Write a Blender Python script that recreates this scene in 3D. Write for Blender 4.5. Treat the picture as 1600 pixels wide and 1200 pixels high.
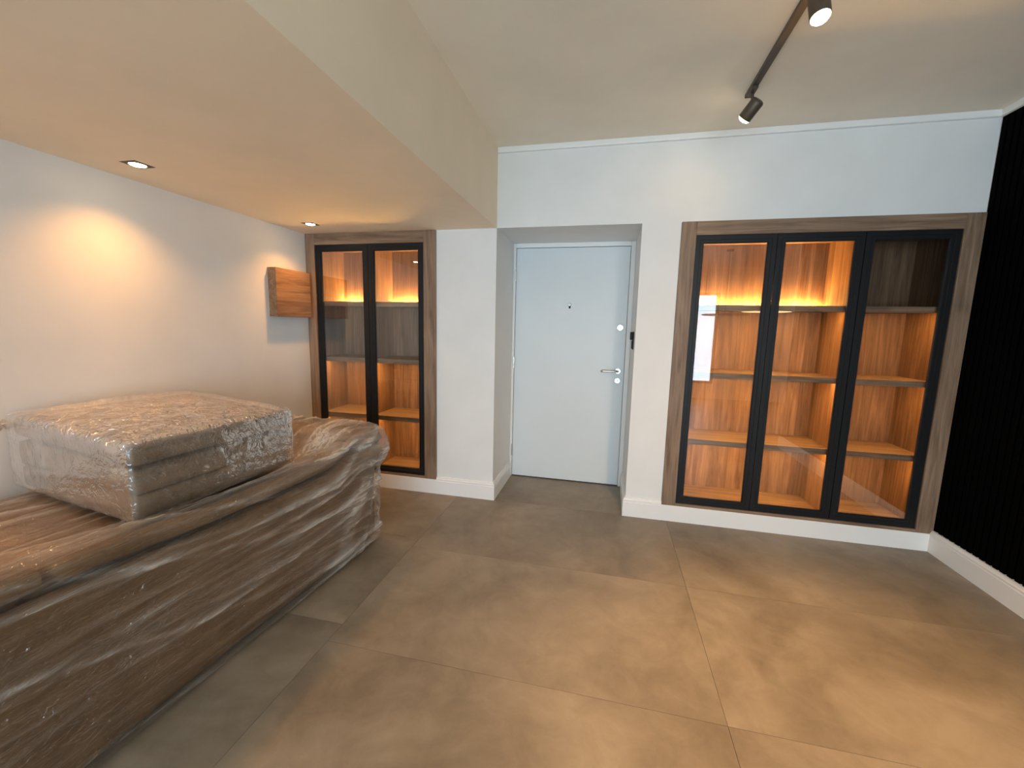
import bpy, bmesh, math, random
import numpy as np
from mathutils import Vector, Matrix

random.seed(7)
for o in list(bpy.data.objects):
    bpy.data.objects.remove(o, do_unlink=True)
SC = bpy.context.scene
COL = SC.collection

# ------------------------------------------------------------------ camera
YAW, PITCH, ROLL, FPX = -0.223604, -0.136912, 0.0223367, 648.22
CAM = Vector((0.82803, -3.03132, 1.36124))
def cam_basis():
    cy, sy, cp, sp = math.cos(YAW), math.sin(YAW), math.cos(PITCH), math.sin(PITCH)
    cr, sr = math.cos(ROLL), math.sin(ROLL)
    f = Vector((sy*cp, cy*cp, sp)); r = Vector((cy, -sy, 0)); u = r.cross(f)
    return r*cr + u*sr, u*cr - r*sr, f
_r, _u, _f = cam_basis()
cd = bpy.data.cameras.new('camera')
cd.sensor_fit = 'HORIZONTAL'; cd.sensor_width = 36.0; cd.lens = FPX/1600*36.0
cd.clip_start = 0.02
camo = bpy.data.objects.new('camera', cd); COL.objects.link(camo)
m = Matrix((( _r.x, _u.x, -_f.x, CAM.x), (_r.y, _u.y, -_f.y, CAM.y), (_r.z, _u.z, -_f.z, CAM.z), (0, 0, 0, 1)))
camo.matrix_world = m
SC.camera = camo

# ------------------------------------------------------------------ world, exposure
SKY = 8.9
w = bpy.data.worlds.new('sky'); SC.world = w; w.use_nodes = True
bg = w.node_tree.nodes['Background']
bg.inputs[0].default_value = (0.68, 0.86, 1.0, 1); bg.inputs[1].default_value = SKY
SC.view_settings.view_transform = 'Standard'
SC.view_settings.look = 'None'
SC.view_settings.gamma = 1.0
SC.view_settings.use_curve_mapping = False
SC.view_settings.exposure = 0.30
SC.cycles.max_bounces = 10
SC.cycles.diffuse_bounces = 5
SC.cycles.transparent_max_bounces = 16
SC.cycles.sample_clamp_indirect = 6.0
SC.cycles.use_denoising = True
WARM = (1.0, 0.53, 0.18)
DOWN_W, TRACK_W = 30.0, 95.0
LED_COL, LED_E = (1.0, 0.53, 0.14), 215.0

# ------------------------------------------------------------------ room dimensions (metres)
XL, XR, XD = -1.607, 2.900, 1.013        # left wall, right wall, right edge of the door recess (left edge is 0)
ZS, ZC = 2.069, 2.613                    # lowered ceiling, main ceiling
REC = 0.574                              # depth of the door recess
YB, XW = -6.0, 4.6                       # window wall, far right wall of the wider part of the room
YK = -2.4                                # where the black slatted wall ends
BBH = 0.141

# ------------------------------------------------------------------ helpers
MATS = {}
def nodes(name):
    mt = bpy.data.materials.new(name); mt.use_nodes = True
    nt = mt.node_tree; nt.nodes.clear()
    out = nt.nodes.new('ShaderNodeOutputMaterial')
    MATS[name] = mt
    return mt, nt, out
def N(nt, kind, **kw):
    n = nt.nodes.new(kind)
    for k, v in kw.items():
        if k.startswith('i_'):
            n.inputs[k[2:].replace('_', ' ')].default_value = v
        else:
            setattr(n, k, v)
    return n
def L(nt, a, b): nt.links.new(a, b)
def ramp(nt, fac, stops):
    r = N(nt, 'ShaderNodeValToRGB')
    e = r.color_ramp.elements
    while len(e) < len(stops): e.new(0.5)
    for x, (p, c) in zip(e, stops): x.position = p; x.color = (*c, 1)
    L(nt, fac, r.inputs[0]); return r.outputs[0]
def pos(nt, scale=(1, 1, 1), rot=(0, 0, 0)):
    g = N(nt, 'ShaderNodeNewGeometry'); mp = N(nt, 'ShaderNodeMapping')
    mp.inputs['Scale'].default_value = scale; mp.inputs['Rotation'].default_value = rot
    L(nt, g.outputs['Position'], mp.inputs['Vector']); return mp.outputs[0]
def noise(nt, vec, scale, detail=4, rough=.55, dist=0):
    n = N(nt, 'ShaderNodeTexNoise'); n.inputs['Scale'].default_value = scale
    n.inputs['Detail'].default_value = detail; n.inputs['Roughness'].default_value = rough
    n.inputs['Distortion'].default_value = dist
    L(nt, vec, n.inputs['Vector']); return n.outputs['Fac']
def bump(nt, h, strength, dist=.002):
    b = N(nt, 'ShaderNodeBump'); b.inputs['Strength'].default_value = strength; b.inputs['Distance'].default_value = dist
    L(nt, h, b.inputs['Height']); return b.outputs[0]
def principled(nt, out, color=None, rough=.5, metal=0, spec=.5):
    p = N(nt, 'ShaderNodeBsdfPrincipled')
    if color is not None: p.inputs['Base Color'].default_value = (*color, 1)
    p.inputs['Roughness'].default_value = rough; p.inputs['Metallic'].default_value = metal
    p.inputs['Specular IOR Level'].default_value = spec
    L(nt, p.outputs[0], out.inputs[0]); return p
def paint(name, color, rough=.6, var=.03, bs=.08):
    mt, nt, out = nodes(name); p = principled(nt, out, color, rough, 0, .3)
    f = noise(nt, pos(nt), 3.0, 3)
    L(nt, ramp(nt, f, [(.3, tuple(c*(1-var) for c in color)), (.7, tuple(min(1, c*(1+var)) for c in color))]), p.inputs['Base Color'])
    L(nt, bump(nt, noise(nt, pos(nt), 180, 2), bs, .001), p.inputs['Normal'])
    return mt
def plain(name, color, rough=.4, metal=0, spec=.5):
    mt, nt, out = nodes(name); p = principled(nt, out, color, rough, metal, spec)
    f = noise(nt, pos(nt), 60, 3)
    mr = N(nt, 'ShaderNodeMapRange'); mr.inputs[3].default_value = max(.02, rough-.05); mr.inputs[4].default_value = rough+.07
    L(nt, f, mr.inputs[0]); L(nt, mr.outputs[0], p.inputs['Roughness'])
    return mt
def emit(name, color, strength):
    mt, nt, out = nodes(name); e = N(nt, 'ShaderNodeEmission')
    e.inputs[0].default_value = (*color, 1); e.inputs[1].default_value = strength
    L(nt, e.outputs[0], out.inputs[0]); return mt
def wood(name, axis, c0, c1, c2, planks=0.0, rough=.5):
    """oak veneer: grain runs along `axis`; planks>0 gives staves of slightly different tone"""
    mt, nt, out = nodes(name); p = principled(nt, out, None, rough, 0, .35)
    sc = [26, 26, 26]; sc[axis] = 1.6
    v = pos(nt, tuple(sc))
    g = noise(nt, v, 1.0, 6, .62, 1.1)
    sc2 = [110, 110, 110]; sc2[axis] = 4.0
    fine = noise(nt, pos(nt, tuple(sc2)), 1.0, 3, .6)
    col = ramp(nt, g, [(.28, c0), (.5, c1), (.74, c2)])
    mx = N(nt, 'ShaderNodeMix', data_type='RGBA', blend_type='MULTIPLY'); mx.inputs['Factor'].default_value = .45
    L(nt, col, mx.inputs[6]); L(nt, ramp(nt, fine, [(.35, (.62, .58, .55)), (.6, (1, 1, 1))]), mx.inputs[7])
    res = mx.outputs[2]
    # knots and darker cathedral streaks
    sk = [9, 9, 9]; sk[axis] = 2.2
    kn = noise(nt, pos(nt, tuple(sk)), 1.0, 2, .5, .4)
    mk = N(nt, 'ShaderNodeMix', data_type='RGBA', blend_type='MULTIPLY'); mk.inputs['Factor'].default_value = .55
    L(nt, res, mk.inputs[6]); L(nt, ramp(nt, kn, [(.30, (.55, .5, .46)), (.42, (1, 1, 1))]), mk.inputs[7]); res = mk.outputs[2]
    if planks:
        g2 = N(nt, 'ShaderNodeNewGeometry'); sp = N(nt, 'ShaderNodeSeparateXYZ'); L(nt, g2.outputs['Position'], sp.inputs[0])
        ad = N(nt, 'ShaderNodeMath', operation='ADD'); L(nt, sp.outputs[0], ad.inputs[0]); L(nt, sp.outputs[1], ad.inputs[1])
        dv = N(nt, 'ShaderNodeMath', operation='DIVIDE'); L(nt, ad.outputs[0], dv.inputs[0]); dv.inputs[1].default_value = planks
        fl = N(nt, 'ShaderNodeMath', operation='FLOOR'); L(nt, dv.outputs[0], fl.inputs[0])
        wn = N(nt, 'ShaderNodeTexWhiteNoise', noise_dimensions='1D'); L(nt, fl.outputs[0], wn.inputs['W'])
        mp = N(nt, 'ShaderNodeMix', data_type='RGBA', blend_type='MULTIPLY'); mp.inputs['Factor'].default_value = 1
        L(nt, res, mp.inputs[6]); L(nt, ramp(nt, wn.outputs['Value'], [(0, (.74, .72, .70)), (1, (1.12, 1.1, 1.08))]), mp.inputs[7]); res = mp.outputs[2]
    L(nt, res, p.inputs['Base Color'])
    L(nt, bump(nt, fine, .12, .001), p.inputs['Normal'])
    return mt
def thin_glass(name, tint, refl=1.0, ior=1.5):
    mt, nt, out = nodes(name)
    t = N(nt, 'ShaderNodeBsdfTransparent'); t.inputs[0].default_value = (*tint, 1)
    g = N(nt, 'ShaderNodeBsdfGlossy'); g.inputs['Roughness'].default_value = 0.0; g.inputs[0].default_value = (1, 1, 1, 1)
    fr = N(nt, 'ShaderNodeFresnel'); fr.inputs[0].default_value = ior
    ml = N(nt, 'ShaderNodeMath', operation='MULTIPLY', use_clamp=True); L(nt, fr.outputs[0], ml.inputs[0]); ml.inputs[1].default_value = refl
    mx = N(nt, 'ShaderNodeMixShader'); L(nt, ml.outputs[0], mx.inputs[0]); L(nt, t.outputs[0], mx.inputs[1]); L(nt, g.outputs[0], mx.inputs[2])
    L(nt, mx.outputs[0], out.inputs[0]); return mt
def film(name, haze, tintc, streak, bstr, gloss, rough, spark, crk):
    """clear stretch wrap: transparent sheet, glossy reflection, milky where it is folded or a lit top is painted in (vertex attributes 'fold', 'crinkle')"""
    mt, nt, out = nodes(name)
    t = N(nt, 'ShaderNodeBsdfTransparent'); t.inputs[0].default_value = (*tintc, 1)
    g = N(nt, 'ShaderNodeBsdfGlossy'); g.inputs['Roughness'].default_value = rough; g.inputs[0].default_value = (1, 1, 1, 1)
    d = N(nt, 'ShaderNodeBsdfDiffuse'); d.inputs[0].default_value = (.82, .77, .70, 1)  # beige of the warm lamps put into the haze colour
    at = N(nt, 'ShaderNodeAttribute', attribute_name='fold'); ck = N(nt, 'ShaderNodeAttribute', attribute_name='crinkle')
    def ridged(v, sc, det, dist):
        n = noise(nt, v, sc, det, .55, dist)
        a = N(nt, 'ShaderNodeMath', operation='SUBTRACT'); L(nt, n, a.inputs[0]); a.inputs[1].default_value = .5
        b = N(nt, 'ShaderNodeMath', operation='ABSOLUTE'); L(nt, a.outputs[0], b.inputs[0])
        c = N(nt, 'ShaderNodeMapRange'); c.inputs[1].default_value = 0; c.inputs[2].default_value = .13; c.inputs[3].default_value = 1; c.inputs[4].default_value = 0
        L(nt, b.outputs[0], c.inputs[0]); return c.outputs[0]
    r1 = ridged(pos(nt, streak), 7.0, 3, .5); r2 = ridged(pos(nt, crk), 22.0, 3, 1.0)
    h1 = N(nt, 'ShaderNodeMath', operation='MULTIPLY'); L(nt, r1, h1.inputs[0]); h1.inputs[1].default_value = bstr[0]
    h2 = N(nt, 'ShaderNodeMath', operation='MULTIPLY'); L(nt, r2, h2.inputs[0]); L(nt, ck.outputs['Fac'], h2.inputs[1])
    h3 = N(nt, 'ShaderNodeMath', operation='MULTIPLY_ADD'); L(nt, h2.outputs[0], h3.inputs[0]); h3.inputs[1].default_value = bstr[1]; L(nt, h1.outputs[0], h3.inputs[2])
    bn = bump(nt, h3.outputs[0], 1.0, .01)
    L(nt, bn, g.inputs['Normal'])
    lw = N(nt, 'ShaderNodeFresnel'); lw.inputs[0].default_value = 1.45
    m2 = N(nt, 'ShaderNodeMath', operation='MULTIPLY_ADD', use_clamp=True); L(nt, lw.outputs[0], m2.inputs[0]); m2.inputs[1].default_value = gloss; m2.inputs[2].default_value = spark
    pw = N(nt, 'ShaderNodeMath', operation='POWER'); L(nt, at.outputs['Fac'], pw.inputs[0]); pw.inputs[1].default_value = 2.2
    hz = N(nt, 'ShaderNodeMath', operation='MULTIPLY_ADD', use_clamp=True); L(nt, pw.outputs[0], hz.inputs[0]); hz.inputs[1].default_value = haze[1]; hz.inputs[2].default_value = haze[0]
    st = N(nt, 'ShaderNodeMapRange'); st.inputs[1].default_value = 0; st.inputs[2].default_value = 1; st.inputs[3].default_value = .7; st.inputs[4].default_value = 1.6
    L(nt, r1, st.inputs[0])
    hm = N(nt, 'ShaderNodeMath', operation='MULTIPLY', use_clamp=True); L(nt, hz.outputs[0], hm.inputs[0]); L(nt, st.outputs[0], hm.inputs[1])
    a = N(nt, 'ShaderNodeMixShader'); L(nt, hm.outputs[0], a.inputs[0]); L(nt, t.outputs[0], a.inputs[1]); L(nt, d.outputs[0], a.inputs[2])
    b = N(nt, 'ShaderNodeMixShader'); L(nt, m2.outputs[0], b.inputs[0]); L(nt, a.outputs[0], b.inputs[1]); L(nt, g.outputs[0], b.inputs[2])
    L(nt, b.outputs[0], out.inputs[0]); return mt

def tag(o, label=None, cat=None, group=None, kind=None):
    if label: o['label'] = label
    if cat: o['category'] = cat
    if group: o['group'] = group
    if kind: o['kind'] = kind
    return o
def wloc(o):
    p = Vector(o.location)
    while o.parent: o = o.parent; p += o.location
    return p
def link(name, me, parent=None, at=(0, 0, 0)):
    o = bpy.data.objects.new(name, me); COL.objects.link(o)
    o.location = Vector(at)
    if parent is not None:
        o.parent = parent; o.location = Vector(at) - wloc(parent)
    return o
def empty(name, at):
    o = bpy.data.objects.new(name, None); o.empty_display_size = .1; COL.objects.link(o); o.location = at; return o
def from_bm(name, bm, mat, parent=None, smooth=False, keep=False):
    """vertices in world coordinates; the origin goes to the centre of the bounding box"""
    vs = [v.co.copy() for v in bm.verts]
    c = Vector([(min(v[i] for v in vs)+max(v[i] for v in vs))/2 for i in range(3)])
    c.z = min(v.z for v in vs)
    for v in bm.verts: v.co -= c
    me = bpy.data.meshes.new(name); bm.to_mesh(me); bm.free()
    me.materials.append(MATS[mat] if isinstance(mat, str) else mat)
    if smooth:
        for p in me.polygons: p.use_smooth = True
    return link(name, me, parent, c)
def bx(bm, x0, x1, y0, y1, z0, z1, bev=0.0, seg=2):
    vs = [bm.verts.new(p) for p in ((x0,y0,z0),(x1,y0,z0),(x1,y1,z0),(x0,y1,z0),(x0,y0,z1),(x1,y0,z1),(x1,y1,z1),(x0,y1,z1))]
    fs = [bm.faces.new([vs[i] for i in q]) for q in ((0,3,2,1),(4,5,6,7),(0,1,5,4),(1,2,6,5),(2,3,7,6),(3,0,4,7))]
    if bev > 0:
        es = list({e for f in fs for e in f.edges})
        bmesh.ops.bevel(bm, geom=es, offset=bev, segments=seg, profile=.5, affect='EDGES')
def box(name, mat, b, parent=None, bev=0.0, seg=2):
    bm = bmesh.new(); bx(bm, *b, bev=bev, seg=seg); return from_bm(name, bm, mat, parent)
def boxes(name, mat, bs, parent=None, bev=0.0):
    bm = bmesh.new()
    for b in bs: bx(bm, *b, bev=bev)
    return from_bm(name, bm, mat, parent)
def frame_of(d):
    d = Vector(d).normalized(); a = Vector((0, 0, 1)) if abs(d.z) < .9 else Vector((1, 0, 0))
    u = d.cross(a).normalized(); return u, d.cross(u).normalized(), d
def lathe(bm, p0, d, prof, n=28, cap=True):
    """profile [(t, r)] revolved about the axis p0 + t*d"""
    u, v, d = frame_of(d); rings = []
    for t, r in prof:
        rings.append([bm.verts.new(Vector(p0)+d*t+(u*math.cos(a)+v*math.sin(a))*max(r, 1e-5)) for a in (2*math.pi*k/n for k in range(n))])
    for a, b in zip(rings, rings[1:]):
        for k in range(n): bm.faces.new((a[k], a[(k+1) % n], b[(k+1) % n], b[k]))
    if cap:
        bm.faces.new(rings[0]); bm.faces.new(rings[-1])
    bmesh.ops.recalc_face_normals(bm, faces=bm.faces)
def lathed(name, mat, p0, d, prof, parent=None, n=28, smooth=False):
    bm = bmesh.new(); lathe(bm, p0, d, prof, n); o = from_bm(name, bm, mat, parent)
    if smooth:
        for p in o.data.polygons: p.use_smooth = len(p.vertices) == 4
    return o
def tube(name, mat, pts, r, parent=None, n=12):
    bm = bmesh.new(); rings = []
    P = [Vector(p) for p in pts]
    for i, p in enumerate(P):
        d = (P[min(i+1, len(P)-1)]-P[max(i-1, 0)]); u, v, d = frame_of(d)
        rings.append([bm.verts.new(p+(u*math.cos(a)+v*math.sin(a))*r) for a in (2*math.pi*k/n for k in range(n))])
    for a, b in zip(rings, rings[1:]):
        for k in range(n): bm.faces.new((a[k], a[(k+1) % n], b[(k+1) % n], b[k]))
    bm.faces.new(rings[0]); bm.faces.new(rings[-1])
    bmesh.ops.recalc_face_normals(bm, faces=bm.faces)
    return from_bm(name, bm, mat, parent, smooth=True)
def sweep(name, mat, prof, path, parent=None):
    """profile [(out, z)] carried along a 2-D path; `out` points to the right of the walking direction, mitred corners"""
    bm = bmesh.new(); rings = []; P = [Vector((x, y, 0)) for x, y in path]
    for i, p in enumerate(P):
        ds = []
        if i > 0: ds.append((P[i]-P[i-1]).normalized())
        if i < len(P)-1: ds.append((P[i+1]-P[i]).normalized())
        ns = [Vector((d.y, -d.x, 0)) for d in ds]
        nn = sum(ns, Vector()); nn.normalize(); k = 1/max(.3, nn.dot(ns[0]))
        rings.append([bm.verts.new(p+nn*k*o+Vector((0, 0, z))) for o, z in prof])
    n = len(prof)
    for a, b in zip(rings, rings[1:]):
        for k in range(n): bm.faces.new((a[k], a[(k+1) % n], b[(k+1) % n], b[k]))
    bm.faces.new(rings[0]); bm.faces.new(rings[-1])
    bmesh.ops.recalc_face_normals(bm, faces=bm.faces)
    return from_bm(name, bm, mat, parent)
def struct(o): o['kind'] = 'structure'; return o

# ------------------------------------------------------------------ materials
paint('wall_paint', (.81, .812, .80), .55)
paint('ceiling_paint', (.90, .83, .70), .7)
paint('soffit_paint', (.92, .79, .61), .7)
paint('trim_paint', (.86, .855, .84), .35, .015, .03)
paint('door_paint', (.73, .77, .785), .38, .015, .04)
plain('black_metal', (.009, .0095, .0105), .45, 0, .28)
plain('black_slat', (.0014, .0013, .0012), .85, 0, .03)
plain('black_back', (.002, .002, .002), .8, 0, .1)
plain('steel', (.62, .60, .56), .28, 1)
plain('chrome', (.78, .78, .78), .18, 1)
plain('bronze', (.095, .07, .05), .45, .3)
plain('grout', (.19, .155, .115), .8)
plain('rubber', (.015, .015, .015), .6)
OAK0, OAK1, OAK2 = (.155, .094, .058), (.262, .172, .112), (.365, .252, .172)
wood('oak_vertical', 2, OAK0, OAK1, OAK2, 0.0)
wood('oak_across', 0, OAK0, OAK1, OAK2, 0.0)
wood('oak_deep', 1, (.17, .085, .04), (.30, .165, .085), (.42, .25, .14), 0.0)
wood('oak_staves', 2, (.15, .080, .044), (.27, .155, .088), (.40, .245, .15), 0.145)
wood('oak_shelf', 0, OAK0, OAK1, OAK2, 0.0)
thin_glass('cabinet_glass', (.95, .95, .94), 1.35)
thin_glass('window_glass', (.97, .98, .98), 1.0)
emit('led', LED_COL, LED_E)
emit('led_back', LED_COL, LED_E*2.2)
emit('lamp_lens', (1.0, .80, .52), 26.0)
emit('pendant_glow', (1.0, .66, .30), 9.0)

def tile_material():
    mt, nt, out = nodes('porcelain_tile'); p = principled(nt, out, None, .42, 0, .45)
    oi = N(nt, 'ShaderNodeObjectInfo'); g = N(nt, 'ShaderNodeNewGeometry')
    cx = N(nt, 'ShaderNodeVectorMath', operation='SCALE'); cx.inputs[0].default_value = (13, 7, 5); L(nt, oi.outputs['Random'], cx.inputs['Scale'])
    av = N(nt, 'ShaderNodeVectorMath', operation='ADD'); L(nt, g.outputs['Position'], av.inputs[0]); L(nt, cx.outputs[0], av.inputs[1])
    a = noise(nt, av.outputs[0], 1.7, 6, .58, .5); b = noise(nt, av.outputs[0], 6.5, 6, .62, .9); c = noise(nt, av.outputs[0], 55, 3, .6)
    s = N(nt, 'ShaderNodeMath', operation='MULTIPLY_ADD'); L(nt, b, s.inputs[0]); s.inputs[1].default_value = .45; L(nt, a, s.inputs[2])
    s2 = N(nt, 'ShaderNodeMath', operation='MULTIPLY_ADD'); L(nt, c, s2.inputs[0]); s2.inputs[1].default_value = .06; L(nt, s.outputs[0], s2.inputs[2])
    col = ramp(nt, s2.outputs[0], [(.50, (.150, .122, .090)), (.74, (.235, .196, .146)), (.98, (.330, .280, .214))])
    L(nt, col, p.inputs['Base Color'])
    mr = N(nt, 'ShaderNodeMapRange'); mr.inputs[3].default_value = .36; mr.inputs[4].default_value = .54; L(nt, b, mr.inputs[0]); L(nt, mr.outputs[0], p.inputs['Roughness'])
    L(nt, bump(nt, c, .05, .001), p.inputs['Normal'])
tile_material()

def fabric(name, c0, c1):
    mt, nt, out = nodes(name); p = principled(nt, out, None, .9, 0, .15)
    L(nt, ramp(nt, noise(nt, pos(nt), 7, 5, .6), [(.3, c0), (.7, c1)]), p.inputs['Base Color'])
    L(nt, bump(nt, noise(nt, pos(nt), 420, 2), .35, .002), p.inputs['Normal'])
fabric('sofa_fabric', (.190, .116, .058), (.280, .178, .094))
fabric('ottoman_fabric', (.145, .098, .060), (.215, .150, .096))
film('sofa_wrap', (.015, .36), (.97, .95, .92), (5.5, .40, 5.5), (.36, .62), .50, .05, .07, (1.2, .50, 1.2))
film('ottoman_wrap', (.04, .22), (.95, .94, .93), (1.6, 1.6, 1.0), (.10, .75), .50, .10, .06, (1, 1, 1))

# ------------------------------------------------------------------ floor of large tiles
floor = struct(boxes('floor', 'grout', [(XL-.15, XW+.1, YB-.1, .65, -.08, -.004)]))
TW, TD, TG = 1.59, .81, .0007
cols = [(-1.885, -.285), (-.285, 1.305), (1.305, 2.900)]
tile_meshes = {}
def tile(x0, x1, y0, y1):
    key = (round(x1-x0, 3), round(y1-y0, 3))
    if key not in tile_meshes:
        bm = bmesh.new(); a, b = (x1-x0)/2-TG, (y1-y0)/2-TG
        bx(bm, -a, a, -b, b, -.010, 0)
        me = bpy.data.meshes.new('tile'); bm.to_mesh(me); bm.free(); me.materials.append(MATS['porcelain_tile']); tile_meshes[key] = me
    link('tile', tile_meshes[key], floor, ((x0+x1)/2, (y0+y1)/2, 0))
for k in range(8):
    y1 = -TD*k; y0 = max(y1-TD, YB)
    if y1 <= YB: break
    cc = list(cols)
    if y0 < YK: cc += [(2.9, 4.6)]
    for i, (x0, x1) in enumerate(cc):
        o = .105 if i == 0 else 0               # the column along the left wall is laid a little further back
        tile(max(x0, XL), x1, max(y0+o, YB), min(y1+o, 0))
tile(0, XD, 0, REC+.05)

# ------------------------------------------------------------------ walls and ceilings
LCX0, LCX1, CZ0 = XL, -.471, .1175          # narrow cabinet opening
RCX0, RCX1, RCZ1 = 1.264, XR, 2.070         # wide cabinet opening
D2 = .70
struct(boxes('wall_back', 'wall_paint', [
    (XL-.12, LCX1, .002, D2, -.05, CZ0), (XL-.12, LCX1, .46, D2, CZ0, ZS),
    (LCX1, 0, .0, D2, -.05, ZC),
    (XL-.12, LCX1, .0, D2, ZS, ZC),
    (0, XD, 0, D2, ZS, ZC), (0, XD, REC+.06, D2, -.05, ZS),
    (XD, RCX0, 0, D2, -.05, ZC),
    (RCX0, XR+.15, .002, D2, -.05, CZ0), (RCX0, XR+.15, .46, D2, CZ0, RCZ1), (RCX0, XR+.15, 0, D2, RCZ1, ZC)]))
struct(box('wall_left', 'wall_paint', (XL-.15, XL, YB, 0.46, -.05, ZC)))
wr = struct(boxes('wall_right', 'black_back', [(XR+.022, XR+.16, YK, .46, -.05, ZC)]))
struct(boxes('wall_return', 'wall_paint', [(XR+.16, XW+.12, YK, YK+.14, -.05, ZC), (XW, XW+.12, YB, YK, -.05, ZC)]))
# window wall behind the camera
WX0, WX1, WZ0, WZ1 = -.9, 2.95, .30, 2.12
struct(boxes('wall_front', 'wall_paint', [
    (XL-.15, WX0, YB-.15, YB, -.05, ZC), (WX1, XW+.12, YB-.15, YB, -.05, ZC),
    (WX0, WX1, YB-.15, YB, -.05, WZ0), (WX0, WX1, YB-.15, YB, WZ1, ZC)]))
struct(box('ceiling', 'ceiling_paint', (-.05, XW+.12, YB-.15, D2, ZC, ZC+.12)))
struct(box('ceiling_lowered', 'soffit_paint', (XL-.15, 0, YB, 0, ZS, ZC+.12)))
win = struct(empty('window_1', ((WX0+WX1)/2, YB-.06, WZ0)))
fr = [(WX0, WX1, YB-.10, YB-.04, WZ0, WZ0+.05), (WX0, WX1, YB-.10, YB-.04, WZ1-.05, WZ1)]
for b in fr: box('window_rail', 'black_metal', b, win, .004)
mull = [WX0, WX0+.96, WX0+1.92, WX0+2.88, WX1-.05]
for x in mull: box('window_post', 'black_metal', (x, x+.05, YB-.10, YB-.04, WZ0+.05, WZ1-.05), win, .004)
for a, b in zip(mull, mull[1:]): box('pane', 'window_glass', (a+.05, b, YB-.072, YB-.068, WZ0+.05, WZ1-.05), win)
pl = bpy.data.lights.new('window_portal', 'AREA'); pl.shape = 'RECTANGLE'; pl.size = WX1-WX0; pl.size_y = WZ1-WZ0
pl.cycles.is_portal = True
po = bpy.data.objects.new('window_portal', pl); COL.objects.link(po); po.location = ((WX0+WX1)/2, YB-.02, (WZ0+WZ1)/2); po.rotation_euler = (math.radians(90), 0, 0)

# black slatted wall cladding on the right
bm = bmesh.new(); SP, SWD = .042, .030
bx(bm, -.012, .012, -SWD/2, SWD/2, 0, ZC-.036-.1405, bev=.002, seg=1)
sl = bpy.data.meshes.new('slat'); bm.to_mesh(sl); bm.free(); sl.materials.append(MATS['black_slat'])
y = -.020
while y > YK+.02:
    link('slat', sl, wr, (XR+.012, y, .1405)); y -= SP

# ------------------------------------------------------------------ baseboards and crown trim
BBP = [(0, 0), (.018, 0), (.018, .108), (.0145, .1105), (.0145, .116), (.0165, .1185), (.0165, .124), (.011, .130), (.009, BBH), (0, BBH)]
BBL = [(0, 0), (.018, 0), (.018, .1135), (.016, CZ0), (0, CZ0)]
struct(sweep('baseboard_back', 'trim_paint', BBP, [(LCX1, 0), (0, 0), (0, REC-.03)][::1]))
struct(sweep('baseboard_cabinet_left', 'trim_paint', BBL, [(XL+.018, .002), (LCX1, .002)]))
struct(sweep('baseboard_pillar', 'trim_paint', BBP, [(XD, REC-.03), (XD, 0), (RCX0, 0)]))
struct(sweep('baseboard_cabinet_right', 'trim_paint', BBL, [(RCX0, .002), (XR-.018, .002)]))
struct(sweep('baseboard_right', 'trim_paint', [(o-.02 if i in (0, len(BBP)-1) else o, z) for i, (o, z) in enumerate(BBP)], [(XR, 0), (XR, YK)]))
struct(sweep('baseboard_left', 'trim_paint', BBP, [(XL, YB), (XL, 0)]))
CR = [(0, ZC-.038), (.014, ZC-.036), (.016, ZC-.030), (.016, ZC-.001), (0, ZC-.001)]
struct(sweep('trim_crown', 'trim_paint', CR, [(0.002, 0), (XR, 0), (XR, YK)]))

# ------------------------------------------------------------------ entrance door
DY = REC
door = struct(empty('door_1', (.5, DY, 0)))
FX0, FX1, FZ = .0005, 1.0125, 2.0685
DX0, DX1, DZ = .026, .972, 2.028
box('door_frame', 'trim_paint', (FX0, DX0-.003, DY-.012, DY+.055, 0, FZ), door, .004)
box('door_frame', 'trim_paint', (DX1+.003, FX1, DY-.012, DY+.055, 0, FZ), door, .004)
box('door_frame', 'trim_paint', (DX0-.003, DX1+.003, DY-.012, DY+.055, DZ+.003, FZ), door, .004)
leaf = box('door_leaf', 'door_paint', (DX0, DX1, DY-.002, DY+.040, .009, DZ), door, .002)
box('threshold_gap', 'rubber', (DX0, DX1, DY+.005, DY+.05, .0005, .0085), door)
# peephole with a small drop cover
ph = lathed('peephole', 'chrome', (.497, DY-.002, 1.558), (0, -1, 0), [(0, .014), (.004, .014), (.006, .010), (.007, .007)], door)
lathed('peephole_lens', 'black_metal', (.497, DY-.0085, 1.558), (0, -1, 0), [(0, .006), (.002, .005)], ph, 18)
box('peephole_cover', 'black_metal', (.489, .505, DY-.008, DY-.002, 1.527, 1.549), door, .0025)
# two lock roses, lever handle
for z, nm in ((1.374, 'lock_rose'), (.928, 'cylinder_rose')):
    r = lathed(nm, 'chrome', (.922, DY-.002, z), (0, -1, 0), [(0, .026), (.006, .026), (.009, .022)], door)
    box('keyhole', 'black_metal', (.9195, .9245, DY-.0125, DY-.0105, z-.009, z+.009), r)
lathed('handle_rose', 'chrome', (.922, DY-.002, 1.010), (0, -1, 0), [(0, .026), (.006, .026), (.009, .022)], door)
tube('lever', 'steel', [(.922, DY-.010, 1.010), (.922, DY-.045, 1.010), (.915, DY-.054, 1.010), (.900, DY-.058, 1.010), (.86, DY-.058, 1.010), (.80, DY-.058, 1.010), (.785, DY-.056, 1.010)], .0095, door)
for z in (.25, 1.05, 1.80):
    lathed('hinge', 'steel', (DX0-.004, DY-.012, z-.05), (0, 0, 1), [(0, .0065), (.10, .0065)], door, 12)

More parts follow.
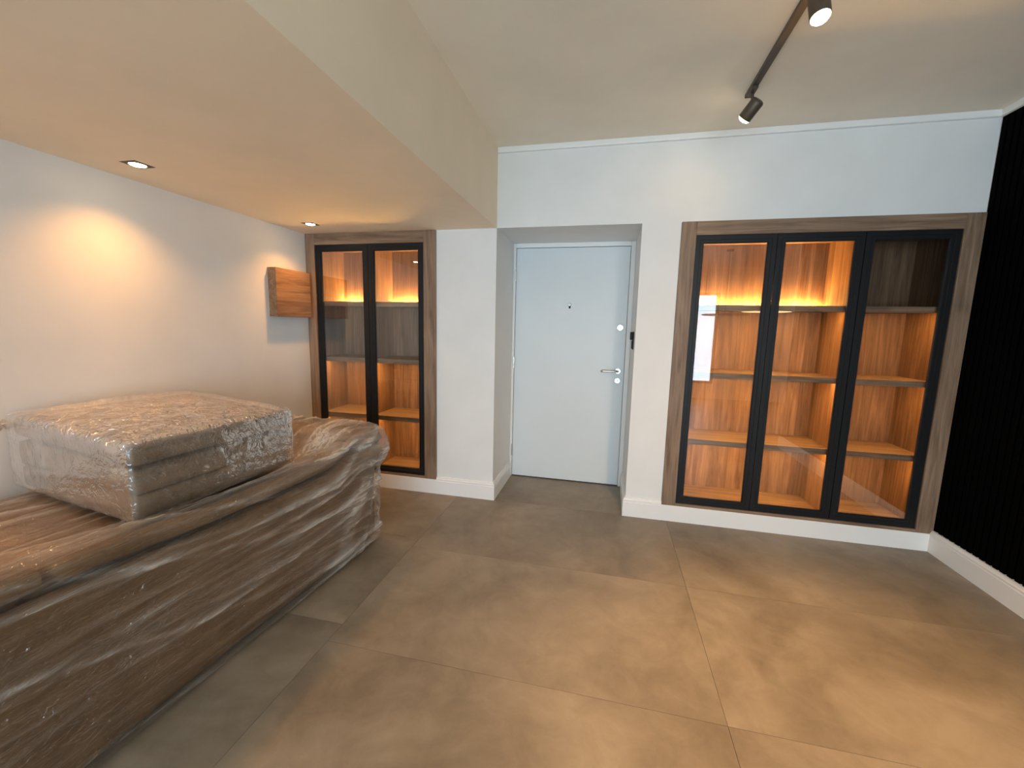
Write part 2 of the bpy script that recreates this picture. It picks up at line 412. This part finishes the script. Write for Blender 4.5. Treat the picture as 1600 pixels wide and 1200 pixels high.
# black switch plate on the right jamb of the recess
sw = empty('intercom_keypad', (XD, .25, 1.22)); tag(sw, 'slim black wall control on the recess jamb right of the door', 'switch')
box('plate', 'black_metal', (XD-.010, XD-.0002, .135, .215, 1.215, 1.345), sw, .003)
box('upper_module', 'rubber', (XD-.026, XD-.010, .140, .210, 1.285, 1.343), sw, .004)
box('rocker', 'rubber', (XD-.014, XD-.010, .148, .202, 1.222, 1.278), sw, .0015)

# ------------------------------------------------------------------ glazed wall cabinets
DEPTH = .39
def cabinet(name, label, x0, x1, z0, z1, fl, fr_, ft, fb, ndoors, bays, lit, group):
    """bays: list of (x0, x1) inside; lit[row][bay]: None, 'up' (strip on the shelf at the back) or 'down' (strip under the front of the board above)"""
    t = empty(name, ((x0+x1)/2, .2, z0)); tag(t, label, 'cabinet')
    yf = -.013
    ox0, ox1, oz0, oz1 = x0+fl, x1-fr_, z0+fb, z1-ft
    box('frame_board', 'oak_vertical', (x0+.0005, ox0, yf, .020, z0, z1-.0005), t, .0015)
    box('frame_board', 'oak_vertical', (ox1, x1-.0005, yf, .020, z0, z1-.0005), t, .0015)
    box('frame_board', 'oak_across', (ox0, ox1, yf, .020, oz1, z1-.0005), t, .0015)
    box('frame_board', 'oak_across', (ox0, ox1, yf, .020, z0, oz0), t, .0015)
    # carcass
    cx0, cx1, cz0, cz1 = ox0-.012, ox1+.012, oz0-.004, oz1+.008
    box('back_panel', 'oak_staves', (cx0-.018, cx1+.018, DEPTH, DEPTH+.012, cz0-.01, cz1+.018), t)
    box('side_panel', 'oak_staves', (cx0-.018, cx0, .024, DEPTH, cz0-.01, cz1+.018), t)
    box('side_panel', 'oak_staves', (cx1, cx1+.018, .024, DEPTH, cz0-.01, cz1+.018), t)
    box('top_panel', 'oak_shelf', (cx0, cx1, .024, DEPTH, cz1, cz1+.018), t)
    box('bottom_panel', 'oak_shelf', (cx0, cx1, .024, DEPTH, cz0-.01, cz0+.008), t)
    bounds = [(cx0 if a is None else a, cx1 if b is None else b) for a, b in bays]
    for (a, b), (c, d) in zip(bounds, bounds[1:]):
        box('partition', 'oak_staves', (b, c, .046, DEPTH, cz0+.008, cz1), t)
    rows = [cz1, 1.538, 1.078, .602, cz0+.008]; TH = .037
    for bi, (a, b) in enumerate(bounds):
        for ri in range(4):
            bot = rows[ri+1]; top = rows[ri] if ri == 0 else rows[ri]-TH+.009
            if ri < 3:
                boxes('shelf', 'oak_shelf', [(a, b, .056, DEPTH, bot-TH+.009, bot), (a, b, .044, .056, bot-TH, bot)], t)
            how = lit[ri][bi]
            if how == 'up':
                box('led_strip', 'led_back', (a+.01, b-.01, DEPTH-.030, DEPTH-.020, bot+.0005, bot+.0020), t)
            elif how == 'down':
                box('led_strip', 'led', (a+.006, b-.006, .059, .069, top-.0012, top-.0002), t)
    # doors
    W = (ox1-ox0)/ndoors; g = .002; ST = .050
    for k in range(ndoors):
        a, b = ox0+k*W+g, ox0+(k+1)*W-g; c, d = oz0+g, oz1-g
        bm = bmesh.new()
        # mitred aluminium frame: outer face, step, inner bevel, rebate
        prof = [(0, .018), (0, -.004), (.026, -.004), (.028, -.0015), (ST-.004, -.0015), (ST, .004), (ST, .018)]
        rings = []
        for off, yy in prof:
            rings.append([bm.verts.new(p) for p in ((a+off, yy, c+off), (b-off, yy, c+off), (b-off, yy, d-off), (a+off, yy, d-off))])
        for i in range(len(rings)):
            r0, r1 = rings[i], rings[(i+1) % len(rings)]
            for j in range(4): bm.faces.new((r0[j], r0[(j+1) % 4], r1[(j+1) % 4], r1[j]))
        bmesh.ops.recalc_face_normals(bm, faces=bm.faces)
        dr = from_bm('door', bm, 'black_metal', t)
        box('glass_pane', 'cabinet_glass', (a+ST-.006, b-ST+.006, .0075, .0115, c+ST-.006, d-ST+.006), dr)
        hx = b-.012 if (ndoors == 3 and k > 0) or (ndoors == 2 and k == 1) else a+.012
        for z in (c+.18, (c+d)/2, d-.18):
            box('hinge', 'black_metal', (hx-.012, hx+.012, .018, .040, z-.022, z+.022), dr, .002, 1)
    return t
cabinet('narrow_display_cabinet', 'narrow two-door black framed glass cabinet in oak surround, beside the wrapped sofa', LCX0, LCX1, CZ0, ZS-.0005,
        .083, .102, .088, .020, 2, [(None, -1.086), (-1.052, None)],
        [('up', 'up'), (None, None), ('down', 'down'), ('down', 'down')], None)
cabinet('wide_display_cabinet', 'wide three-door black framed glass cabinet in oak surround, beside the black slatted wall', RCX0, RCX1, CZ0, RCZ1,
        .094, .095, .088, .020, 3, [(None, 2.304), (2.338, None)],
        [('up', None), ('down', 'down'), ('down', 'down'), ('down', 'down')], None)

# ------------------------------------------------------------------ oak box on the left wall
wb = empty('oak_wall_box', (XL, -.25, 1.40)); tag(wb, 'small square oak wall box on left wall touching the narrow cabinet', 'wall box')
box('box_front', 'oak_deep', (XL+.052, XL+.070, -.415, -.058, 1.400, 1.752), wb, .0015)
boxes('box_body', 'oak_deep', [(XL+.0005, XL+.052, -.415, -.399, 1.400, 1.752), (XL+.0005, XL+.052, -.074, -.058, 1.400, 1.752),
      (XL+.0005, XL+.052, -.399, -.074, 1.400, 1.416), (XL+.0005, XL+.052, -.399, -.074, 1.736, 1.752)], wb)

# ------------------------------------------------------------------ lamps
def spot(parent, name, at, d, power, size, blend, col=WARM, r=.03):
    ld = bpy.data.lights.new(name, 'SPOT'); ld.energy = power; ld.color = col; ld.spot_size = math.radians(size); ld.spot_blend = blend; ld.shadow_soft_size = r
    o = bpy.data.objects.new(name, ld); COL.objects.link(o)
    o.rotation_mode = 'QUATERNION'; o.rotation_quaternion = Vector(d).to_track_quat('-Z', 'Y')
    o.parent = parent; o.location = Vector(at)-wloc(parent); return o
def downlight(x, y, label):
    t = empty('downlight', (x, y, ZS-.003)); tag(t, label, 'downlight', 'square recessed downlights in the lowered ceiling')
    h, q = .046, .035
    bm = bmesh.new()
    # square trim plate with a round eye
    n = 32; outer = []; inner = []; deep = []
    for k in range(n):
        a = 2*math.pi*k/n+math.pi/4; c, s = math.cos(a), math.sin(a); m_ = h/max(abs(c), abs(s))
        outer.append(bm.verts.new((x+c*m_, y+s*m_, ZS-.0008))); inner.append(bm.verts.new((x+c*q, y+s*q, ZS-.0035)))
    top = [bm.verts.new((v.co.x, v.co.y, ZS-.0002)) for v in outer]
    deep = [bm.verts.new((x+(v.co.x-x)*.93, y+(v.co.y-y)*.93, ZS-.0004)) for v in inner]
    for A, B in ((top, outer), (outer, inner), (inner, deep)):
        for k in range(n): bm.faces.new((A[k], A[(k+1) % n], B[(k+1) % n], B[k]))
    bmesh.ops.recalc_face_normals(bm, faces=bm.faces)
    from_bm('trim_plate', bm, 'bronze', t)
    lathed('lens', 'lamp_lens', (x, y, ZS-.0005), (0, 0, -1), [(0, .031), (.0035, .030), (.006, .022), (.0075, .010)], t)
    spot(t, 'downlight_beam', (x, y, ZS-.012), (0, 0, -1), DOWN_W, 126, 1.0, (1.0, 0.46, 0.125))
downlight(-1.322, -.300, 'lit square downlight nearest the narrow cabinet')
downlight(-1.341, -1.431, 'lit square downlight in the lowered ceiling above the wrapped ottoman')
downlight(-1.341, -2.560, 'lit square downlight out of frame above the near end of the sofa')
downlight(-1.341, -3.690, 'lit square downlight behind the camera position')

tr = empty('lighting_track', (1.487, -1.9, ZC)); tag(tr, 'dark ceiling lighting track running towards the back wall', 'track')
TX = 1.487
bm = bmesh.new(); bx(bm, TX-.016, TX+.016, -3.6, -.43, ZC-.018, ZC-.0002, bev=.002, seg=1); from_bm('rail', bm, 'bronze', tr)
box('end_cap', 'bronze', (TX-.017, TX+.017, -.430, -.422, ZC-.020, ZC-.0002), tr, .002, 1)
def track_spot(base_y, a, b, label, power, size):
    """a: rear end of the head, b: lens end"""
    a, b = Vector(a), Vector(b); d = (b-a).normalized(); ln = (b-a).length
    t = empty('track_spotlight', (TX, base_y, ZC-.018)); tag(t, label, 'spotlight', 'spotlights on the ceiling track')
    box('adapter', 'bronze', (TX-.014, TX+.014, base_y-.045, base_y+.045, ZC-.032, ZC-.0185), t, .002, 1)
    tube('stem', 'bronze', [(TX, base_y, ZC-.03), (TX, base_y, ZC-.05), tuple(a+d*.035+Vector((0, 0, .012)))], .008, t)
    lathed('head', 'bronze', a, d, [(0, .020), (.004, .029), (.012, .033), (ln-.004, .033), (ln, .032), (ln, .0305), (ln-.004, .030)], t, 28, True)
    lathed('lens', 'lamp_lens', a+d*(ln-.0035), d, [(0, .030), (.006, .0295), (.013, .024), (.017, .014), (.018, .005)], t)
    spot(t, 'track_beam', b+d*.020, d, power, size, 1.0)
track_spot(-.50, (1.512, -.532, 2.532), (1.464, -.478, 2.468), 'small dark track spotlight at the far end of the track', TRACK_W*.020, 130)
track_spot(-1.25, (1.492, -1.185, 2.558), (1.500, -1.206, 2.468), 'glaring track spotlight at the top edge, nearer than the far one', TRACK_W*1.9, 82)
track_spot(-2.10, (1.505, -2.135, 2.560), (1.497, -2.09, 2.465), 'track spotlight above the camera position, out of frame', TRACK_W*.85, 116)

# two disc pendants in the room behind the camera (seen mirrored in the cabinet glass)
def pendant(x, y, z, r, lit, label):
    t = empty('disc_pendant', (x, y, ZC)); tag(t, label, 'pendant lamp', 'disc pendants reflected in the cabinet glass')
    lathed('canopy', 'bronze', (x, y, ZC-.0005), (0, 0, -1), [(0, .05), (.018, .05), (.022, .045)], t)
    tube('cord', 'rubber', [(x, y, ZC-.02), (x, y, (ZC+z)/2), (x, y, z+.02)], .004, t, 8)
    lathed('shade', 'bronze', (x, y, z+.028), (0, 0, -1), [(0, .03), (.006, r*.7), (.014, r), (.024, r), (.026, r*.98)], t, 40)
    lathed('diffuser', 'pendant_glow' if lit else 'bronze', (x, y, z+.0015), (0, 0, -1), [(0, r*.95), (.004, r*.93)], t, 40)
pendant(2.95, -3.45, 1.645, .32, True, 'lit disc pendant mirrored in the first door of the wide cabinet')
pendant(2.60, -4.15, 1.612, .34, False, 'unlit brown disc pendant mirrored beside the blue window reflection')

# ------------------------------------------------------------------ stretch-wrapped furniture
def hashn(ix, iy, seed):
    h = (ix*374761393 + iy*668265263 + seed*1442695041) & 0xFFFFFFFF
    h = ((h ^ (h >> 13))*1274126177) & 0xFFFFFFFF
    return ((h ^ (h >> 16)) & 0xFFFFFF)/float(0xFFFFFF)
def vnoise(x, y, seed=0):
    ix = np.floor(x).astype(np.int64); iy = np.floor(y).astype(np.int64)
    fx, fy = x-ix, y-iy; fx = fx*fx*fx*(fx*(fx*6-15)+10); fy = fy*fy*fy*(fy*(fy*6-15)+10)
    a, b = hashn(ix, iy, seed), hashn(ix+1, iy, seed); c, d = hashn(ix, iy+1, seed), hashn(ix+1, iy+1, seed)
    return (a*(1-fx)+b*fx)*(1-fy)+(c*(1-fx)+d*fx)*fy
def ridge(x, y, seed, k=3):
    return (1-np.abs(2*vnoise(x, y, seed)-1))**k
def smooth(a, b, t):
    u = np.clip((t-a)/(b-a), 0, 1); return u*u*(3-2*u)
def cube_grid(n):
    """welded surface of [-1,1]^3 with n=(nx,ny,nz) cells"""
    V, F, off = [], [], 0
    for ax in range(3):
        i, j = [(1, 2), (2, 0), (0, 1)][ax]
        for s in (-1, 1):
            a = np.linspace(-1, 1, n[i]+1); b = np.linspace(-1, 1, n[j]+1)
            A, B = np.meshgrid(a, b, indexing='ij'); P = np.empty(A.shape+(3,)); P[..., ax] = s; P[..., i] = A; P[..., j] = B
            V.append(P.reshape(-1, 3)); idx = np.arange(A.size).reshape(A.shape)+off; off += A.size
            q = np.stack([idx[:-1, :-1], idx[1:, :-1], idx[1:, 1:], idx[:-1, 1:]], -1).reshape(-1, 4)
            F.append(q if s > 0 else q[:, ::-1])
    V = np.concatenate(V); F = np.concatenate(F)
    U, inv = np.unique(np.round(V, 6), axis=0, return_inverse=True)
    return U, inv.reshape(-1)[F]
def rounded(b, r, cell):
    x0, x1, y0, y1, z0, z1 = b
    h = np.array([x1-x0, y1-y0, z1-z0])/2; c = np.array([x0+x1, y0+y1, z0+z1])/2
    V, F = cube_grid([max(2, int(math.ceil(2*k/cell))) for k in h])
    p = V*h; q = np.clip(p, -(h-r), h-r); d = p-q; ln = np.linalg.norm(d, axis=1, keepdims=True)
    nrm = d/np.maximum(ln, 1e-9)
    return q+nrm*r+c, nrm, F
def np_mesh(name, P, F, mat, parent, fold=None, crinkle=None):
    c = np.array([(P[:, 0].min()+P[:, 0].max())/2, (P[:, 1].min()+P[:, 1].max())/2, P[:, 2].min()])
    me = bpy.data.meshes.new(name); me.from_pydata((P-c).tolist(), [], F.tolist()); me.update()
    me.polygons.foreach_set('use_smooth', [True]*len(me.polygons)); me.materials.append(MATS[mat])
    if fold is not None:
        at = me.attributes.new('fold', 'FLOAT', 'POINT'); at.data.foreach_set('value', np.clip(fold, 0, 1).astype(np.float32))
        at = me.attributes.new('crinkle', 'FLOAT', 'POINT'); at.data.foreach_set('value', np.clip(crinkle, 0, 1).astype(np.float32))
    return link(name, me, parent, c)

# --- sofa: long block, raised arm at the far end
def sofa_warp(P):
    x, y, z = P[:, 0].copy(), P[:, 1].copy(), P[:, 2].copy()
    T = .672 + (.752-.672)*smooth(-1.22, -.93, y) + .050*smooth(-1.7, -2.45, y)
    front = smooth(-1.2, -.66, x)
    top = smooth(.30, .66, z)
    dip = .056*(1+.5*smooth(-1.7, -2.45, y))*(1-smooth(-.73, -.62, x))*smooth(-.98, -1.16, y)
    z2 = z*T/.685 - dip*top
    sh = .035 - .065*smooth(-.75, -2.3, y)*1.0
    x2 = x + sh*(x+1.575)/1.015
    bulge = .072*np.exp(-((z2-.635)/.105)**2)*smooth(-1.06, -.86, y)
    x2 = x2 + bulge*front
    return np.stack([x2, y, z2], 1)
sofa = empty('wrapped_sofa', (-1.07, -2.18, 0)); tag(sofa, 'long brown fabric sofa wrapped in clear plastic film along the left wall', 'sofa')
def sofa_part(name, b, r, cell):
    P, n, F = rounded(b, r, cell); np_mesh(name, sofa_warp(P), F, 'sofa_fabric', sofa)
sofa_part('base', (-1.555, -.580, -3.590, -.785, .030, .575), .030, .04)
sofa_part('arm', (-1.555, -.575, -1.010, -.785, .600, .668), .033, .03)
sofa_part('seat_cushion', (-1.555, -.578, -2.290, -1.018, .600, .666), .032, .03)
sofa_part('seat_cushion', (-1.555, -.578, -3.590, -2.298, .600, .666), .032, .03)
for fx in (-1.48, -.68):
    for fy in (-3.45, -.92):
        lathed('foot', 'rubber', (fx, fy, .0), (0, 0, 1), [(0, .022), (.045, .028)], sofa, 14)

P, n, F = rounded((-1.575, -.560, -3.610, -.765, .004, .685), .045, .0085)
y, x, z = P[:, 1], P[:, 0], P[:, 2]
wv = z - x                                            # runs up the front and on over the top
l = y
f1 = ridge(l*.55+3, wv*11+l*1.1, 1, 5)
f2 = ridge(l*.75+9, wv*17-l*.9, 2, 6)
f3 = ridge(l*.45+1, wv*7+l*2.3+.35*np.sin(l*2), 3, 7)
th = np.arctan2(.72-z, (-.70-y)+1e-6); rr = np.hypot(.72-z, -.70-y)
f4 = ridge(th*5.5+2, rr*1.2, 4, 5)*np.exp(-((rr-.40)/.45)**2)
f5 = ridge(l*2.2, wv*26+l*4, 5, 4)*.35
fold = np.clip(.55*f1+.55*f2+.60*f3+.65*f4+f5*.5, 0, 1.3)/1.1
for k, (z0, sl, wd, am) in enumerate(((.385, -.035, .012, .75), (.47, .05, .009, .5), (.30, -.02, .016, .5), (.20, .03, .010, .5), (.115, -.015, .014, .55), (.54, -.05, .010, .6), (.25, -.06, .007, .45))):
    ln = z0+sl*(y+1.6)+.012*np.sin(y*3+k*2)
    fold = fold+am*np.exp(-((z-ln)/wd)**2)*(.35+.9*vnoise(y*2.3+k*7, y*0, 30+k))*(x > -.75)
fold = np.clip(fold, 0, 1.25)
slack = vnoise(l*1.3, wv*4, 8)*.010
P2 = sofa_warp(P)
disp = .016*(fold-.25)+slack+.003*(vnoise(l*9, wv*40, 9)-.5)+.0045*ridge(l*1.7+5, wv*34+l*5, 41, 3)*vnoise(l*1.9, wv*5, 42)+.003*ridge(l*5, wv*30-l*9, 43, 3)*vnoise(l*2.5+3, wv*6, 44)
edge = smooth(0.0, .05, P2[:, 2])                      # stays put at the hem
P2 = P2 + n*(disp*edge)[:, None]
P2[:, 0] = np.maximum(P2[:, 0], XL+.022)
P2[:, 2] = np.maximum(P2[:, 2], .003)
hem = np.exp(-((P[:, 2]-.03)/.03)**2)*.2
keep = ~((P[F][:, :, 2] < .012).all(axis=1))
np_mesh('plastic_wrap', P2, F[keep], 'sofa_wrap', sofa, fold*.85+hem+.34*np.clip(n[:, 2], 0, 1)*(.5+.5*vnoise(l*.8, wv*20+l, 51)), .15+.85*vnoise(l*2.2, wv*5, 21)**2*1.6)

# --- ottoman lying on the sofa
OTF, OTL, OTB, OTR = (np.array(p) for p in ((-.712, -2.012), (-1.550, -1.885), (-1.525, -1.135), (-.698, -1.275)))
OZ = .652
def otto_map(P):
    """unit footprint [0,1]^2 (u towards the wall, v away from the camera) to the room"""
    u, v, z = P[:, 0:1], P[:, 1:2], P[:, 2]
    xy = OTF*(1-u)*(1-v)+OTL*u*(1-v)+OTB*u*v+OTR*(1-u)*v
    lift = .030*P[:, 0]*smooth(.05, .28, z) - .012*P[:, 1]
    crown = .032*np.clip(1-(2*P[:, 0]-1)**2, 0, 1)*np.clip(1-(2*P[:, 1]-1)**2, 0, 1)*smooth(.20, .27, z)
    return np.concatenate([xy, (z+OZ+lift*smooth(0, .1, z)+crown)[:, None]], 1)
otto = empty('wrapped_ottoman', (-1.08, -1.63, OZ)); tag(otto, 'grey taupe fabric ottoman wrapped in crinkled plastic lying on the sofa', 'ottoman')
LU, LV = .84, .74
def otto_part(name, b, r, cell):
    P, n, F = rounded((b[0]*LU, b[1]*LU, b[2]*LV, b[3]*LV, b[4], b[5]), r, cell)
    P[:, 0] /= LU; P[:, 1] /= LV
    return np_mesh(name, otto_map(P), F, 'ottoman_fabric', otto)
otto_part('base', (.03, .97, .03, .97, .006, .090), .012, .03)
otto_part('base_panel', (.028, .972, .028, .972, .096, .184), .012, .03)
otto_part('seat_cushion', (.018, .982, .018, .982, .198, .274), .026, .025)
P, n, F = rounded((0, LU, 0, LV, .002, .288), .022, .0085)
u, v, z = P[:, 0], P[:, 1], P[:, 2]
side = 1-np.abs(n[:, 2])
aa = u*(1-np.abs(n[:, 0]))+v*(1-np.abs(n[:, 1]))
g1 = ridge(u*9+v*3, v*8-u*2, 11, 4); g2 = ridge(u*17, v*15+u*6, 12, 4); g3 = ridge(aa*4.5, z*16+aa*3, 13, 4); g4 = ridge(aa*10, z*3.2, 14, 5)
g5 = ridge(aa*1.1+4, z*22+aa*2.5, 16, 4)
fold = np.where(side > .5, .45*g5+.30*g3+.22*g4+.38*(n[:, 1] < -.5)*(.6+.6*vnoise(u*4, z*5, 17)), .50+.50*g1+.42*g2)  # top gets even extra haze, painting in the downlight's brightness
disp = np.where(side > .5, .005, .009)*(fold-.3)+.004*(vnoise(aa*6, z*14, 15)-.5)*side
Pm = P.copy(); Pm += n*(disp*smooth(0, .03, z))[:, None]
Pm[:, 0] /= LU; Pm[:, 1] /= LV
Pm = otto_map(Pm); Pm[:, 2] = np.maximum(Pm[:, 2], OZ-.010)
np_mesh('plastic_wrap', Pm, F, 'ottoman_wrap', otto, fold*.9, .16+.84*np.abs(n[:, 2]))
# loose crumpled tail of film at the corner by the wall
tl = []
bm = bmesh.new(); nA, nB = 12, 7
grid = []
for i in range(nA):
    row = []
    for j in range(nB):
        a, b = i/(nA-1), j/(nB-1)-.5
        px = -1.525-.050*a; py = -1.885-.06*a+b*.10*(1-.35*a)
        pz = OZ+.270+.030*a-.055*a*a+.018*math.sin(b*19+a*7)+.010*math.sin(a*15+b*6)
        row.append(bm.verts.new((px, py, pz)))
    grid.append(row)
for i in range(nA-1):
    for j in range(nB-1): bm.faces.new((grid[i][j], grid[i+1][j], grid[i+1][j+1], grid[i][j+1]))
from_bm('loose_film', bm, 'ottoman_wrap', otto, smooth=True)
